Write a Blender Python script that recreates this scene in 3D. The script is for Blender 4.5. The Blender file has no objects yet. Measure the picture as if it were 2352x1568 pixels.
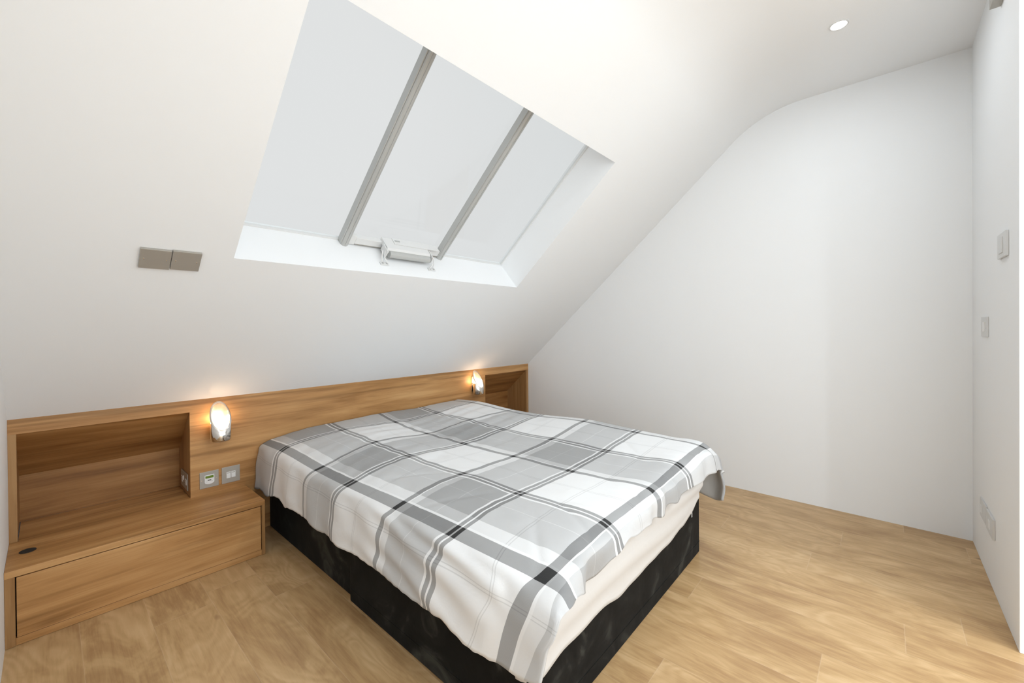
import bpy, bmesh, math, random
from mathutils import Vector, Matrix, noise
random.seed(7)
S = bpy.context.scene
COL = S.collection
PI = math.pi

# ------------------------------------------------------------------ camera
YAW, PITCH, ROLL = math.radians(-48.2677), math.radians(-.3621), math.radians(-.4954)
fw = Vector((-math.sin(YAW)*math.cos(PITCH), math.cos(YAW)*math.cos(PITCH), math.sin(PITCH)))
rt = Vector((math.cos(YAW), math.sin(YAW), 0)); up = rt.cross(fw)
rt2 = rt*math.cos(ROLL)+up*math.sin(ROLL); up2 = up*math.cos(ROLL)-rt*math.sin(ROLL)
cd = bpy.data.cameras.new('camera'); cam = bpy.data.objects.new('camera', cd); COL.objects.link(cam)
M = Matrix((rt2, up2, -fw)).transposed().to_4x4(); M.translation = Vector((.108, -2.6132, 1.116))
cam.matrix_world = M
cd.sensor_width = 36; cd.lens = 954.59/2352*36; cd.shift_y = -24.4/2352; cd.clip_start = .01
S.camera = cam

# ------------------------------------------------------------------ world, exposure, large lights
w = bpy.data.worlds.new('sky'); S.world = w; w.use_nodes = True
nt = w.node_tree; nt.nodes.clear()
out = nt.nodes.new('ShaderNodeOutputWorld'); bg = nt.nodes.new('ShaderNodeBackground')
tc = nt.nodes.new('ShaderNodeTexCoord'); nz = nt.nodes.new('ShaderNodeTexNoise'); rp = nt.nodes.new('ShaderNodeValToRGB')
nz.inputs['Scale'].default_value = .9; nz.inputs['Detail'].default_value = 1
rp.color_ramp.elements[0].position = .3; rp.color_ramp.elements[0].color = (.785, .80, .805, 1)
rp.color_ramp.elements[1].position = .7; rp.color_ramp.elements[1].color = (.865, .865, .865, 1)
nt.links.new(tc.outputs['Generated'], nz.inputs['Vector']); nt.links.new(nz.outputs['Fac'], rp.inputs['Fac'])
nt.links.new(rp.outputs['Color'], bg.inputs['Color']); nt.links.new(bg.outputs['Background'], out.inputs['Surface'])
bg.inputs['Strength'].default_value = .92
vs = S.view_settings
vs.view_transform = 'Standard'; vs.look = 'None'; vs.gamma = 1; vs.exposure = 0.0; vs.use_curve_mapping = False

def area_light(name, loc, rot, sx, sy, watts, color=(1, 1, 1), shape='RECTANGLE', spread=180):
    l = bpy.data.lights.new(name, 'AREA'); l.shape = shape; l.size = sx
    if shape == 'RECTANGLE': l.size_y = sy
    l.energy = watts; l.color = color; l.spread = math.radians(spread)
    o = bpy.data.objects.new(name, l); o.location = loc; o.rotation_euler = rot; COL.objects.link(o)
    return o
# fill light at an added window in the unseen rear wall, shining towards +Y
YREAR = -6.2
area_light('added_window_fill', (1.45, YREAR-.06, 1.25), (PI/2, 0, 0), 2.3, 1.9, 48, (.84, .93, 1))
# second fill light at an added side window, left wall, behind the camera
area_light('added_window_fill', (-.06, -3.9, 1.15), (PI/2, 0, -PI/2), 1.6, 1.7, 27, (.84, .93, 1))
SPOTS = [(.62, -2.47), (1.62, -2.47), (2.607, -2.462), (.75, -3.9), (1.9, -3.9), (.75, -5.2), (1.9, -5.2)]  # third is the visible downlight; the others are added fill lights
for i, (x, y) in enumerate(SPOTS):
    area_light('downlight_lamp', (x, y, 2.522), (0, 0, 0), .06, .06, 2.0 if i < 3 else 14, (.85, .93, 1), 'DISK', 175)

# ------------------------------------------------------------------ room dimensions (metres)
XR, YN, ZC = 3.2725, -2.957, 2.53
HH, HN, HC = .766, .705, .271
TH = math.radians(41.169); CT, ST = math.cos(TH), math.sin(TH)
YS = .012
def slp(x, s, n=0):           # point on the sloped ceiling: x along the wall, s up the slope, n outwards through it
    return Vector((x, YS*0 - s*CT + n*ST, HH + s*ST + n*CT))
SX1, SX2, S1, S2, REV = .599, 2.280, .961, 1.960, .225

# ------------------------------------------------------------------ node helpers
class N:
    def __init__(s, name):
        s.m = bpy.data.materials.new(name); s.m.use_nodes = True; s.t = s.m.node_tree
        s.b = s.t.nodes['Principled BSDF']
    def n(s, typ, **kw):
        o = s.t.nodes.new('ShaderNode'+typ)
        for k, v in kw.items():
            if k in o.inputs: o.inputs[k].default_value = v
            else: setattr(o, k, v)
        return o
    def l(s, a, b): s.t.links.new(a, b)
    def math(s, op, a, b=None, c=None, clamp=False):
        o = s.t.nodes.new('ShaderNodeMath'); o.operation = op; o.use_clamp = clamp
        for i, v in enumerate((a, b, c)):
            if v is None: continue
            if isinstance(v, (int, float)): o.inputs[i].default_value = v
            else: s.l(v, o.inputs[i])
        return o.outputs[0]
    def ramp(s, fac, stops, interp='LINEAR'):
        o = s.t.nodes.new('ShaderNodeValToRGB'); cr = o.color_ramp; cr.interpolation = interp
        while len(cr.elements) < len(stops): cr.elements.new(.5)
        for e, (p, c) in zip(cr.elements, stops):
            e.position = p; e.color = (c, c, c, 1) if isinstance(c, (int, float)) else (*c, 1)
        s.l(fac, o.inputs[0]); return o.outputs[0]
    def mix(s, fac, a, b, mode='MIX'):
        o = s.t.nodes.new('ShaderNodeMix'); o.data_type = 'RGBA'; o.blend_type = mode
        for sock, v in ((o.inputs[0], fac), (o.inputs[6], a), (o.inputs[7], b)):
            if isinstance(v, (int, float)): sock.default_value = v
            elif isinstance(v, tuple): sock.default_value = (*v, 1)
            else: s.l(v, sock)
        return o.outputs[2]
    def bump(s, h, strength, dist=.002):
        o = s.n('Bump', Strength=strength, Distance=dist); s.l(h, o.inputs['Height']); s.l(o.outputs[0], s.b.inputs['Normal'])

def simple(name, color, rough=.5, metal=0, spec=.5, coat=0):
    a = N(name); b = a.b
    b.inputs['Base Color'].default_value = (*color, 1); b.inputs['Roughness'].default_value = rough
    b.inputs['Metallic'].default_value = metal; b.inputs['Specular IOR Level'].default_value = spec
    b.inputs['Coat Weight'].default_value = coat
    return a

def plaster(name, color):
    a = simple(name, color, .75, 0, .3)
    t = a.n('TexCoord'); n1 = a.n('TexNoise', Scale=60., Detail=4.)
    a.l(t.outputs['Object'], n1.inputs['Vector']); a.bump(n1.outputs['Fac'], .05, .001)
    return a.m

def wood(name, axis, dark, mid, light, scale=1., rough=.42, swirl=1.):
    """veneer with the grain running along the given object axis"""
    a = N(name); t = a.n('TexCoord'); mp = a.n('Mapping')
    sc = [14., 14., 14.]; sc[axis] = 1.1
    mp.inputs['Scale'].default_value = [v*scale for v in sc]
    a.l(t.outputs['Object'], mp.inputs['Vector'])
    n1 = a.n('TexNoise', Scale=1., Detail=5., Roughness=.55, Distortion=.8*swirl)
    a.l(mp.outputs[0], n1.inputs['Vector'])
    mp2 = a.n('Mapping'); sc = [150., 150., 150.]; sc[axis] = 5.
    mp2.inputs['Scale'].default_value = [v*scale for v in sc]; a.l(t.outputs['Object'], mp2.inputs['Vector'])
    n2 = a.n('TexNoise', Scale=1., Detail=3., Roughness=.6); a.l(mp2.outputs[0], n2.inputs['Vector'])
    mp3 = a.n('Mapping'); sc = [6., 6., 6.]; sc[axis] = .9
    mp3.inputs['Scale'].default_value = sc; mp3.inputs['Location'].default_value = (3.1, 7.7, 1.3)
    a.l(t.outputs['Object'], mp3.inputs['Vector'])
    wv = a.n('TexNoise', Scale=1., Detail=2., Distortion=1.5*swirl); a.l(mp3.outputs[0], wv.inputs['Vector'])
    f = a.math('ADD', a.math('MULTIPLY', n1.outputs['Fac'], .6), a.math('MULTIPLY', wv.outputs['Fac'], .4))
    f = a.math('ADD', f, a.math('MULTIPLY', a.math('SUBTRACT', n2.outputs['Fac'], .5), .20))
    c = a.ramp(f, [(.34, dark), (.48, mid), (.64, light)])
    mps = a.n('Mapping'); sc = [30., 30., 30.]; sc[axis] = 1.0
    mps.inputs['Scale'].default_value = sc; mps.inputs['Location'].default_value = (5.3, .7, 2.9); a.l(t.outputs['Object'], mps.inputs['Vector'])
    ns = a.n('TexNoise', Scale=1., Detail=4., Roughness=.5, Distortion=.5*swirl); a.l(mps.outputs[0], ns.inputs['Vector'])
    c = a.mix(a.ramp(ns.outputs['Fac'], [(.56, 0.), (.72, .6)]), c, tuple(v*.62 for v in dark))
    # small elongated knots
    mpk = a.n('Mapping'); sc = [9., 9., 9.]; sc[axis] = 2.6
    mpk.inputs['Scale'].default_value = sc; a.l(t.outputs['Object'], mpk.inputs['Vector'])
    vo = a.n('TexVoronoi', Scale=.75); a.l(mpk.outputs[0], vo.inputs['Vector'])
    k = a.ramp(vo.outputs['Distance'], [(0.02, .0), (.13, 1.)])
    kd = tuple(v*.55 for v in dark)
    c = a.mix(k, a.mix(.45, c, kd), c)
    a.l(c, a.b.inputs['Base Color']); a.b.inputs['Roughness'].default_value = rough
    a.b.inputs['Specular IOR Level'].default_value = .35
    a.bump(n2.outputs['Fac'], .12, .001)
    return a.m

M_WALL = plaster('white_plaster', (.93, .94, .945))
M_CEIL = plaster('white_ceiling_paint', (.93, .94, .945))
WD = ((.31, .146, .046), (.475, .245, .088), (.62, .355, .148))
M_WX = wood('walnut_veneer_horizontal', 0, *WD)
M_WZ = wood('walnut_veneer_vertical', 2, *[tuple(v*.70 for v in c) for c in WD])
M_WSHADE = wood('walnut_veneer_niche_shade', 0, *[tuple(v*m for v, m in zip(c, (.70, .64, .56))) for c in WD])  # niche boards' veneer darkened: recess shade put into the colour
M_STEEL = simple('brushed_steel', (.44, .415, .37), .45, .35).m
M_PALE = simple('pale_satin_steel', (.70, .70, .69), .35, .3).m
M_BAR = simple('galvanised_steel_bar', (.52, .525, .51), .5, .15).m
M_WHITE = simple('white_powder_coat', (.78, .78, .77), .35).m
M_PLASTIC = simple('white_plastic', (.84, .84, .83), .3).m
M_CHROME = simple('polished_chrome', (.80, .78, .75), .1, 1).m
M_DARK = simple('dark_gap', (.012, .010, .008), .8).m
M_LCD = simple('green_display', (.16, .25, .03), .25).m

# ------------------------------------------------------------------ mesh helpers
def link(name, bm, mat, parent=None, smooth=False):
    me = bpy.data.meshes.new(name); bm.normal_update(); bm.to_mesh(me); bm.free()
    o = bpy.data.objects.new(name, me); COL.objects.link(o)
    for m in (mat if isinstance(mat, (list, tuple)) else [mat]): me.materials.append(m)
    if smooth:
        for p in me.polygons: p.use_smooth = True
    if parent: o.parent = parent
    return o
def tag(o, label=None, cat=None, group=None, kind=None):
    for k, v in (('label', label), ('category', cat), ('group', group), ('kind', kind)):
        if v: o[k] = v
    return o
def empty(name, loc, label, cat, group=None):
    o = bpy.data.objects.new(name, None); o.location = loc; o.empty_display_size = .1; COL.objects.link(o)
    return tag(o, label, cat, group)
def box(bm, x0, x1, y0, y1, z0, z1, bev=0, mi=0):
    vs_ = [bm.verts.new((x, y, z)) for z in (z0, z1) for y in (y0, y1) for x in (x0, x1)]
    F = [(0, 2, 3, 1), (4, 5, 7, 6), (0, 1, 5, 4), (2, 6, 7, 3), (0, 4, 6, 2), (1, 3, 7, 5)]
    fs = [bm.faces.new([vs_[i] for i in f]) for f in F]
    for f in fs: f.material_index = mi
    if bev:
        es = list({e for f in fs for e in f.edges})
        r = bmesh.ops.bevel(bm, geom=es, offset=bev, segments=2, affect='EDGES', profile=.5)
        for f in r['faces']: f.material_index = mi
    return vs_
def cyl(bm, c, r, h, axis='z', seg=32, r2=None, mi=0, bev=0):
    mt = Matrix.Translation(c)
    if axis == 'y': mt = mt @ Matrix.Rotation(PI/2, 4, 'X')
    if axis == 'x': mt = mt @ Matrix.Rotation(PI/2, 4, 'Y')
    n0 = len(bm.faces)
    res = bmesh.ops.create_cone(bm, cap_ends=True, cap_tris=False, segments=seg, radius1=r, radius2=r if r2 is None else r2, depth=h, matrix=mt)
    fs = {f for v in res['verts'] for f in v.link_faces}
    for f in fs: f.material_index = mi
    if bev:
        es = [e for e in {e for f in fs for e in f.edges} if len(e.link_faces) == 2 and any(len(f.verts) > 4 for f in e.link_faces)]
        bmesh.ops.bevel(bm, geom=es, offset=bev, segments=2, affect='EDGES', profile=.5)
def quad(bm, pts, mi=0):
    f = bm.faces.new([bm.verts.new(p) for p in pts]); f.material_index = mi; return f
def off(o, parent_loc):       # part built in world coordinates under an empty at parent_loc
    for v in o.data.vertices: v.co -= Vector(parent_loc)
def part(name, bm, mat, parent, smooth=False):
    o = link(name, bm, mat, parent, smooth)
    p = parent; L = Vector((0, 0, 0))
    while p is not None: L += p.location; p = p.parent
    off(o, L); return o
def tube(bm, pts, r, seg=8):
    rings = []
    for i, p in enumerate(pts):
        p = Vector(p); a = Vector(pts[max(i-1, 0)]); b = Vector(pts[min(i+1, len(pts)-1)])
        d = (b-a).normalized(); u = d.orthogonal().normalized()
        if rings: u = (pu - d*pu.dot(d)).normalized()
        pu = u; v = d.cross(u)
        rings.append([bm.verts.new(p+u*r*math.cos(2*PI*k/seg)+v*r*math.sin(2*PI*k/seg)) for k in range(seg)])
    for A, B in zip(rings, rings[1:]):
        for k in range(seg): bm.faces.new((A[k], A[(k+1) % seg], B[(k+1) % seg], B[k]))
    bm.faces.new(rings[0][::-1]); bm.faces.new(rings[-1])
def struct(name, bm, mat): return tag(link(name, bm, mat), kind='structure')

# ================================================================== THE SETTING
# ---- floor: oak planks laid along Y, one face per plank
def floor_material():
    a = N('oak_laminate'); uv = a.n('UVMap'); uv.uv_map = 'UVMap'
    at = a.n('Attribute'); at.attribute_name = 'plank'
    sep = a.n('SeparateXYZ'); a.l(uv.outputs[0], sep.inputs[0])
    sx = a.n('SeparateXYZ'); a.l(at.outputs['Vector'], sx.inputs[0])   # x: random, y: width pos 0-1, z unused
    off_ = a.n('CombineXYZ'); r = sx.outputs[0]
    a.l(a.math('MULTIPLY', r, 37.), off_.inputs[0]); a.l(a.math('MULTIPLY', r, 91.), off_.inputs[1]); a.l(a.math('MULTIPLY', r, 13.), off_.inputs[2])
    pos = a.n('VectorMath', operation='ADD'); a.l(uv.outputs[0], pos.inputs[0]); a.l(off_.outputs[0], pos.inputs[1])
    # warp field gives the cathedral figure
    m1 = a.n('Mapping'); m1.inputs['Scale'].default_value = (4.2, 1.5, 1); a.l(pos.outputs[0], m1.inputs['Vector'])
    n1 = a.n('TexNoise', Scale=1.15, Detail=2.2, Roughness=.5, Distortion=.35); a.l(m1.outputs[0], n1.inputs['Vector'])
    m2 = a.n('Mapping'); m2.inputs['Scale'].default_value = (95, 5., 1); a.l(pos.outputs[0], m2.inputs['Vector'])
    n2 = a.n('TexNoise', Scale=1., Detail=4., Roughness=.65, Distortion=.6); a.l(m2.outputs[0], n2.inputs['Vector'])
    rings = a.math('SINE', a.math('ADD', a.math('MULTIPLY', n1.outputs['Fac'], 105.), a.math('MULTIPLY', n2.outputs['Fac'], 2.2)))
    rings = a.math('ADD', a.math('MULTIPLY', rings, .5), .5)
    m3 = a.n('Mapping'); m3.inputs['Scale'].default_value = (7., 2.0, 1); a.l(pos.outputs[0], m3.inputs['Vector'])
    n3 = a.n('TexNoise', Scale=1., Detail=4., Roughness=.6, Distortion=1.); a.l(m3.outputs[0], n3.inputs['Vector'])
    f = a.math('ADD', a.math('MULTIPLY', n3.outputs['Fac'], .62), a.math('MULTIPLY', n2.outputs['Fac'], .30))
    f = a.math('ADD', f, a.math('MULTIPLY', a.math('MULTIPLY', rings, a.ramp(n3.outputs['Fac'], [(.44, .1), (.58, 1.)])), .12))
    f = a.math('ADD', f, a.math('MULTIPLY', a.math('SUBTRACT', r, .5), .07))
    c = a.ramp(f, [(.33, (.40, .235, .105)), (.46, (.53, .338, .160)), (.58, (.61, .402, .202)), (.74, (.69, .485, .265))])
    # knots
    mk = a.n('Mapping'); mk.inputs['Scale'].default_value = (5.2, 2.3, 1); a.l(pos.outputs[0], mk.inputs['Vector'])
    vo = a.n('TexVoronoi', Scale=.8); a.l(mk.outputs[0], vo.inputs['Vector'])
    k = a.ramp(vo.outputs['Distance'], [(0.01, 0.), (.06, 1.)])
    c = a.mix(k, (.24, .125, .055), c)
    # joints: bright bevel line along plank edges
    e = a.math('MINIMUM', sx.outputs[1], a.math('SUBTRACT', 1., sx.outputs[1]))
    e2 = a.math('MINIMUM', sx.outputs[2], a.math('SUBTRACT', 1., sx.outputs[2]))
    j = a.math('MAXIMUM', a.math('LESS_THAN', e, .006), a.math('LESS_THAN', e2, .0011))
    c = a.mix(a.math('MULTIPLY', j, .17), c, (.76, .62, .46))
    a.l(c, a.b.inputs['Base Color']); a.b.inputs['Roughness'].default_value = .33
    a.b.inputs['Specular IOR Level'].default_value = .42
    a.bump(n2.outputs['Fac'], .06, .0008)
    return a.m
bm = bmesh.new(); uvl = bm.loops.layers.uv.new('UVMap'); al = bm.loops.layers.float_vector.new('plank')
PW = .186; x = .366-2*PW; k = 0; L = 1.29
joints = {4: -.71, 10: -2.013, 12: -2.83, 14: -1.94, 5: -1.62, 11: -1.38, 13: -2.35}
while x < XR:
    x1 = x+PW; j0 = joints.get(k, -random.random()*L-.4)
    y = j0+L*3
    while y-L > -.0: y -= L
    while y > YREAR-.1:
        ya, yb = max(y-L, YREAR-.1), min(y, .4); r = random.random()
        cs = [(x, ya), (x1, ya), (x1, yb), (x, yb)]
        xs = [(min(max(p[0], -.05), XR+.05), p[1]) for p in cs]
        f = bm.faces.new([bm.verts.new((p[0], p[1], 0)) for p in xs])
        for lp, p in zip(f.loops, xs):
            lp[uvl].uv = p; lp[al] = (r, (p[0]-x)/PW, (p[1]-(y-L))/L)
        y -= L
    x = x1; k += 1
struct('floor', bm, floor_material())

# ---- flat walls
def gable(bm, x0, x1, ya, yb, za=-.02, ext=.06):
    prof = [(ya, za), (ya, ZC+.05), (YFL, ZC+.05), (.36, HH-(.36)/CT*ST+.05), (yb, za)] if yb > YFL else [(ya, za), (ya, ZC+.05), (yb, ZC+.05), (yb, za)]
    A = [bm.verts.new((x0, a, b)) for a, b in prof]; B = [bm.verts.new((x1, a, b)) for a, b in prof]; n = len(prof)
    for k in range(n): bm.faces.new((A[k], A[(k+1) % n], B[(k+1) % n], B[k]))
    bm.faces.new(A[::-1]); bm.faces.new(B); bmesh.ops.recalc_face_normals(bm, faces=bm.faces)
YFL = -(ZC-HH)/ST*CT
bm = bmesh.new(); gable(bm, -.12, 0, -3.05, .40); box(bm, -.12, 0, YREAR-.12, -4.75, -.02, 2.6)
box(bm, -.12, 0, -4.75, -3.05, -.02, .25); box(bm, -.12, 0, -4.75, -3.05, 2.05, 2.6); struct('wall_left', bm, M_WALL)
bm = bmesh.new(); gable(bm, XR, XR+.12, YREAR-.12, .40); struct('wall_right', bm, M_WALL)
bm = bmesh.new(); box(bm, 2.295, XR+.002, YN-.12, YN, 0, ZC+.002, .002); struct('wall_near', bm, M_WALL)
bm = bmesh.new()
box(bm, -.12, .25, YREAR-.12, YREAR, 0, ZC); box(bm, 2.65, XR+.1, YREAR-.12, YREAR, 0, ZC)
box(bm, .25, 2.65, YREAR-.12, YREAR, 0, .25); box(bm, .25, 2.65, YREAR-.12, YREAR, 2.25, ZC); struct('wall_rear', bm, M_WALL)
bm = bmesh.new(); box(bm, -.1, XR+.1, .36, .42, 0, .5); struct('wall_knee', bm, M_WALL)
YF = -(ZC-HH)/ST*CT   # where the slope reaches the flat ceiling
COVE = .24
bm = bmesh.new(); box(bm, -.1, XR+.1, YREAR-.1, YF-COVE, ZC, ZC+.06); struct('ceiling', bm, M_CEIL)
bm = bmesh.new(); rows = []
pa = Vector((0, YF-COVE, ZC)); pb = Vector((0, YF, ZC)); pc = Vector((0, YF+COVE*CT, ZC-COVE*ST))
for k in range(25):
    q = k/24; p = pa*(1-q)**2+pb*2*q*(1-q)+pc*q*q
    rows.append([bm.verts.new((-.1, p.y, p.z)), bm.verts.new((XR+.1, p.y, p.z))])
for A, B in zip(rows, rows[1:]): bm.faces.new((A[0], A[1], B[1], B[0]))
o = link('ceiling', bm, M_CEIL, None, True); tag(o, kind='structure')
# ---- sloped ceiling with the skylight opening and its reveals
bm = bmesh.new()
SB, ST_ = -.5, (ZC-HH)/ST-.24
xs = [-.1, SX1, SX2, XR+.1]; ss = [SB, S1, S2, ST_]
for i in range(3):
    for j in range(3):
        if i == 1 and j == 1: continue
        quad(bm, [slp(xs[i], ss[j]), slp(xs[i], ss[j+1]), slp(xs[i+1], ss[j+1]), slp(xs[i+1], ss[j])])
        quad(bm, [slp(xs[i], ss[j], REV+.03), slp(xs[i+1], ss[j], REV+.03), slp(xs[i+1], ss[j+1], REV+.03), slp(xs[i], ss[j+1], REV+.03)])
R_ = REV+.03
quad(bm, [slp(SX1, S1), slp(SX2, S1), slp(SX2, S1, R_), slp(SX1, S1, R_)])
quad(bm, [slp(SX1, S2), slp(SX1, S2, R_), slp(SX2, S2, R_), slp(SX2, S2)])
quad(bm, [slp(SX1, S1), slp(SX1, S1, R_), slp(SX1, S2, R_), slp(SX1, S2)])
quad(bm, [slp(SX2, S1), slp(SX2, S2), slp(SX2, S2, R_), slp(SX2, S1, R_)])
bmesh.ops.remove_doubles(bm, verts=bm.verts, dist=1e-5)
struct('wall_sloped', bm, M_CEIL)
# ---- rear window added behind the camera to house its fill light
wn = bpy.data.objects.new('added_window_2', None); COL.objects.link(wn); tag(wn, kind='structure')
bm = bmesh.new()
for a in ((.25, .31, .25, 2.25), (2.59, 2.65, .25, 2.25), (.25, 2.65, .25, .31), (.25, 2.65, 2.19, 2.25), (1.42, 1.48, .25, 2.25)):
    box(bm, a[0], a[1], YREAR-.12, YREAR-.07, a[2], a[3], .004)
link('added_window_frame', bm, M_WHITE, wn)
wn = bpy.data.objects.new('added_window_3', None); COL.objects.link(wn); tag(wn, kind='structure')  # side window added out of view for the second fill light
bm = bmesh.new()
for a in ((-4.75, -4.69, .25, 2.05), (-3.11, -3.05, .25, 2.05), (-4.75, -3.05, .25, .31), (-4.75, -3.05, 1.99, 2.05), (-3.93, -3.87, .25, 2.05)):
    box(bm, -.12, -.07, a[0], a[1], a[2], a[3], .004)
link('added_window_frame', bm, M_WHITE, wn)

# ================================================================== SKYLIGHT
def glass_material():
    a = N('clear_glazing'); t = a.t; t.nodes.remove(a.b)
    o = [n for n in t.nodes if n.type == 'OUTPUT_MATERIAL'][0]
    tr = a.n('BsdfTransparent'); tr.inputs[0].default_value = (.97, .98, .98, 1)
    gl = a.n('BsdfGlossy', Roughness=.03); fr = a.n('Fresnel', IOR=1.45); mx = a.n('MixShader')
    a.l(a.math('MULTIPLY', fr.outputs[0], .05), mx.inputs[0]); a.l(tr.outputs[0], mx.inputs[1]); a.l(gl.outputs[0], mx.inputs[2])
    a.l(mx.outputs[0], o.inputs['Surface']); return a.m
M_GLASS = glass_material()
sky = bpy.data.objects.new('window_1', None); COL.objects.link(sky); tag(sky, kind='structure')
def sbox(bm, x0, x1, s0, s1, n0, n1, bev=0):
    v = box(bm, x0, x1, s0, s1, n0, n1, 0)
    n = len(v)
    for q in v: q.co = slp(q.co.x, q.co.y, q.co.z)
    if bev:
        fs = {f for q in v for f in q.link_faces}
        bmesh.ops.bevel(bm, geom=list({e for f in fs for e in f.edges}), offset=bev, segments=2, affect='EDGES', profile=.5)
B1, B2 = 1.108, 1.708        # centre lines of the two glazing bars
for x0, x1 in ((SX1+.004, B1), (B1, B2), (B2, SX2-.004)):
    bm = bmesh.new(); sbox(bm, x0+.002, x1-.002, S1+.003, S2-.003, REV+.004, REV+.012); link('glass_pane', bm, M_GLASS, sky)
bm = bmesh.new()     # thin white edge trim around the glass
e = .006
sbox(bm, SX1, SX2, S1, S1+e, REV-.004, REV+.012); sbox(bm, SX1, SX2, S2-e, S2, REV-.004, REV+.012)
sbox(bm, SX1, SX1+e, S1, S2, REV-.004, REV+.012); sbox(bm, SX2-e, SX2, S1, S2, REV-.004, REV+.012)
link('glazing_trim', bm, M_WHITE, sky)
def bar(xc):
    bm = bmesh.new(); r = .021; prof = []
    for k in range(13):
        a = PI + PI*k/12; prof.append((xc+r*math.cos(a)*.95, REV-.026+r*math.sin(a)))
    prof = [(xc-r*1.0, REV+.002)] + prof + [(xc+r*1.0, REV+.002)]
    rows = [[bm.verts.new(slp(p[0], s, p[1])) for p in prof] for s in (S1-.022+.012, S2-.004)]
    n = len(prof)
    for k in range(n): bm.faces.new((rows[0][k], rows[0][(k+1) % n], rows[1][(k+1) % n], rows[1][k]))
    bm.faces.new(rows[0]); bm.faces.new(rows[1][::-1])
    bmesh.ops.recalc_face_normals(bm, faces=bm.faces)
    # thin raised fin running up the left side of the bar
    sbox(bm, xc-.0235, xc-.0195, S1+.01, S2-.005, REV-.036, REV+.002)
    sbox(bm, xc-.003, xc+.001, S1+.012, S2-.005, REV-.0505, REV-.044)
    return bm
for xc in (B1, B2):
    link('glazing_bar', bar(xc), M_BAR, sky)
bm = bmesh.new()     # frame of the opening middle pane: bottom rail and stub sides
sbox(bm, B1+.05, B2-.02, S1+.012, S1+.050, REV-.030, REV+.002, .002)
sbox(bm, B1+.022, B1+.052, S1+.004, S1+.06, REV-.028, REV-.004, .002)
link('vent_frame', bm, M_WHITE, sky)
bm = bmesh.new(); sbox(bm, B1+.052, B2-.022, S1+.010, S1+.014, REV-.030, REV-.004); 
link('rail_face', bm, M_STEEL, sky)

# ---- window opener: white box with brackets, fixed to the bottom reveal
P0 = slp(1.44, S1, REV-.07)
op = empty('window_opener', P0, 'white skylight opener box with bracket arms on the bottom ledge of the skylight', 'window opener')
OS = S1+.020
def extr(bm, x0, x1, prof):
    A = [bm.verts.new(slp(x0, q[0], q[1])) for q in prof]; B = [bm.verts.new(slp(x1, q[0], q[1])) for q in prof]; n = len(prof)
    for k in range(n): bm.faces.new((A[k], A[(k+1) % n], B[(k+1) % n], B[k]))
    bm.faces.new(A); bm.faces.new(B[::-1]); bmesh.ops.recalc_face_normals(bm, faces=bm.faces)
bm = bmesh.new(); extr(bm, 1.300, 1.575, [(OS+.040, REV-.004), (OS+.044, REV-.006), (OS+.044, REV-.088), (OS+.036, REV-.100), (OS+.018, REV-.100), (OS+.018, REV-.03)])
part('motor_housing', bm, M_WHITE, op)
bm = bmesh.new(); extr(bm, 1.315, 1.572, [(OS+.016+.0185*math.cos(a_), REV-.104+.021*math.sin(a_)) for a_ in [2*PI*k/18 for k in range(18)]])
part('chain_barrel', bm, M_BAR, op, False)
bm = bmesh.new(); extr(bm, 1.36, 1.66, [(OS+.0445, REV-.052), (OS+.0475, REV-.052), (OS+.0475, REV-.002), (OS+.0445, REV-.002)]); part('mounting_plate', bm, M_WHITE, op)
bm = bmesh.new(); sbox(bm, 1.37, 1.40, OS+.0475, OS+.050, REV-.03, REV-.02); part('cable_slot', bm, M_BAR, op)
for x, sg in ((1.292, -1), (1.583, 1)):
    bm = bmesh.new()
    sbox(bm, x-.003, x+.003, OS+.004, OS+.044, REV-.122, REV-.060, .001)
    tube(bm, [slp(x, OS+.034, REV-.095), slp(x+.010*sg, OS+.010, REV-.130), slp(x-.004*sg, OS-.006, REV-.146), slp(x-.012*sg, S1+.006, REV-.150)], .0032)
    tube(bm, [slp(x+.018*sg, OS+.030, REV-.100), slp(x+.022*sg, OS+.006, REV-.126), slp(x+.018*sg, S1+.006, REV-.140)], .0026)
    sbox(bm, x+sg*.006-.024, x+sg*.006+.024, S1+.0015, S1+.006, REV-.160, REV-.138, .001)
    part('bracket_arm', bm, M_WHITE, op)
    for q in (-.012, .012):
        bm = bmesh.new(); sbox(bm, x+sg*.006+q-.004, x+sg*.006+q+.004, S1+.006, S1+.009, REV-.154, REV-.146); part('screw', bm, M_BAR, op)

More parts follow.
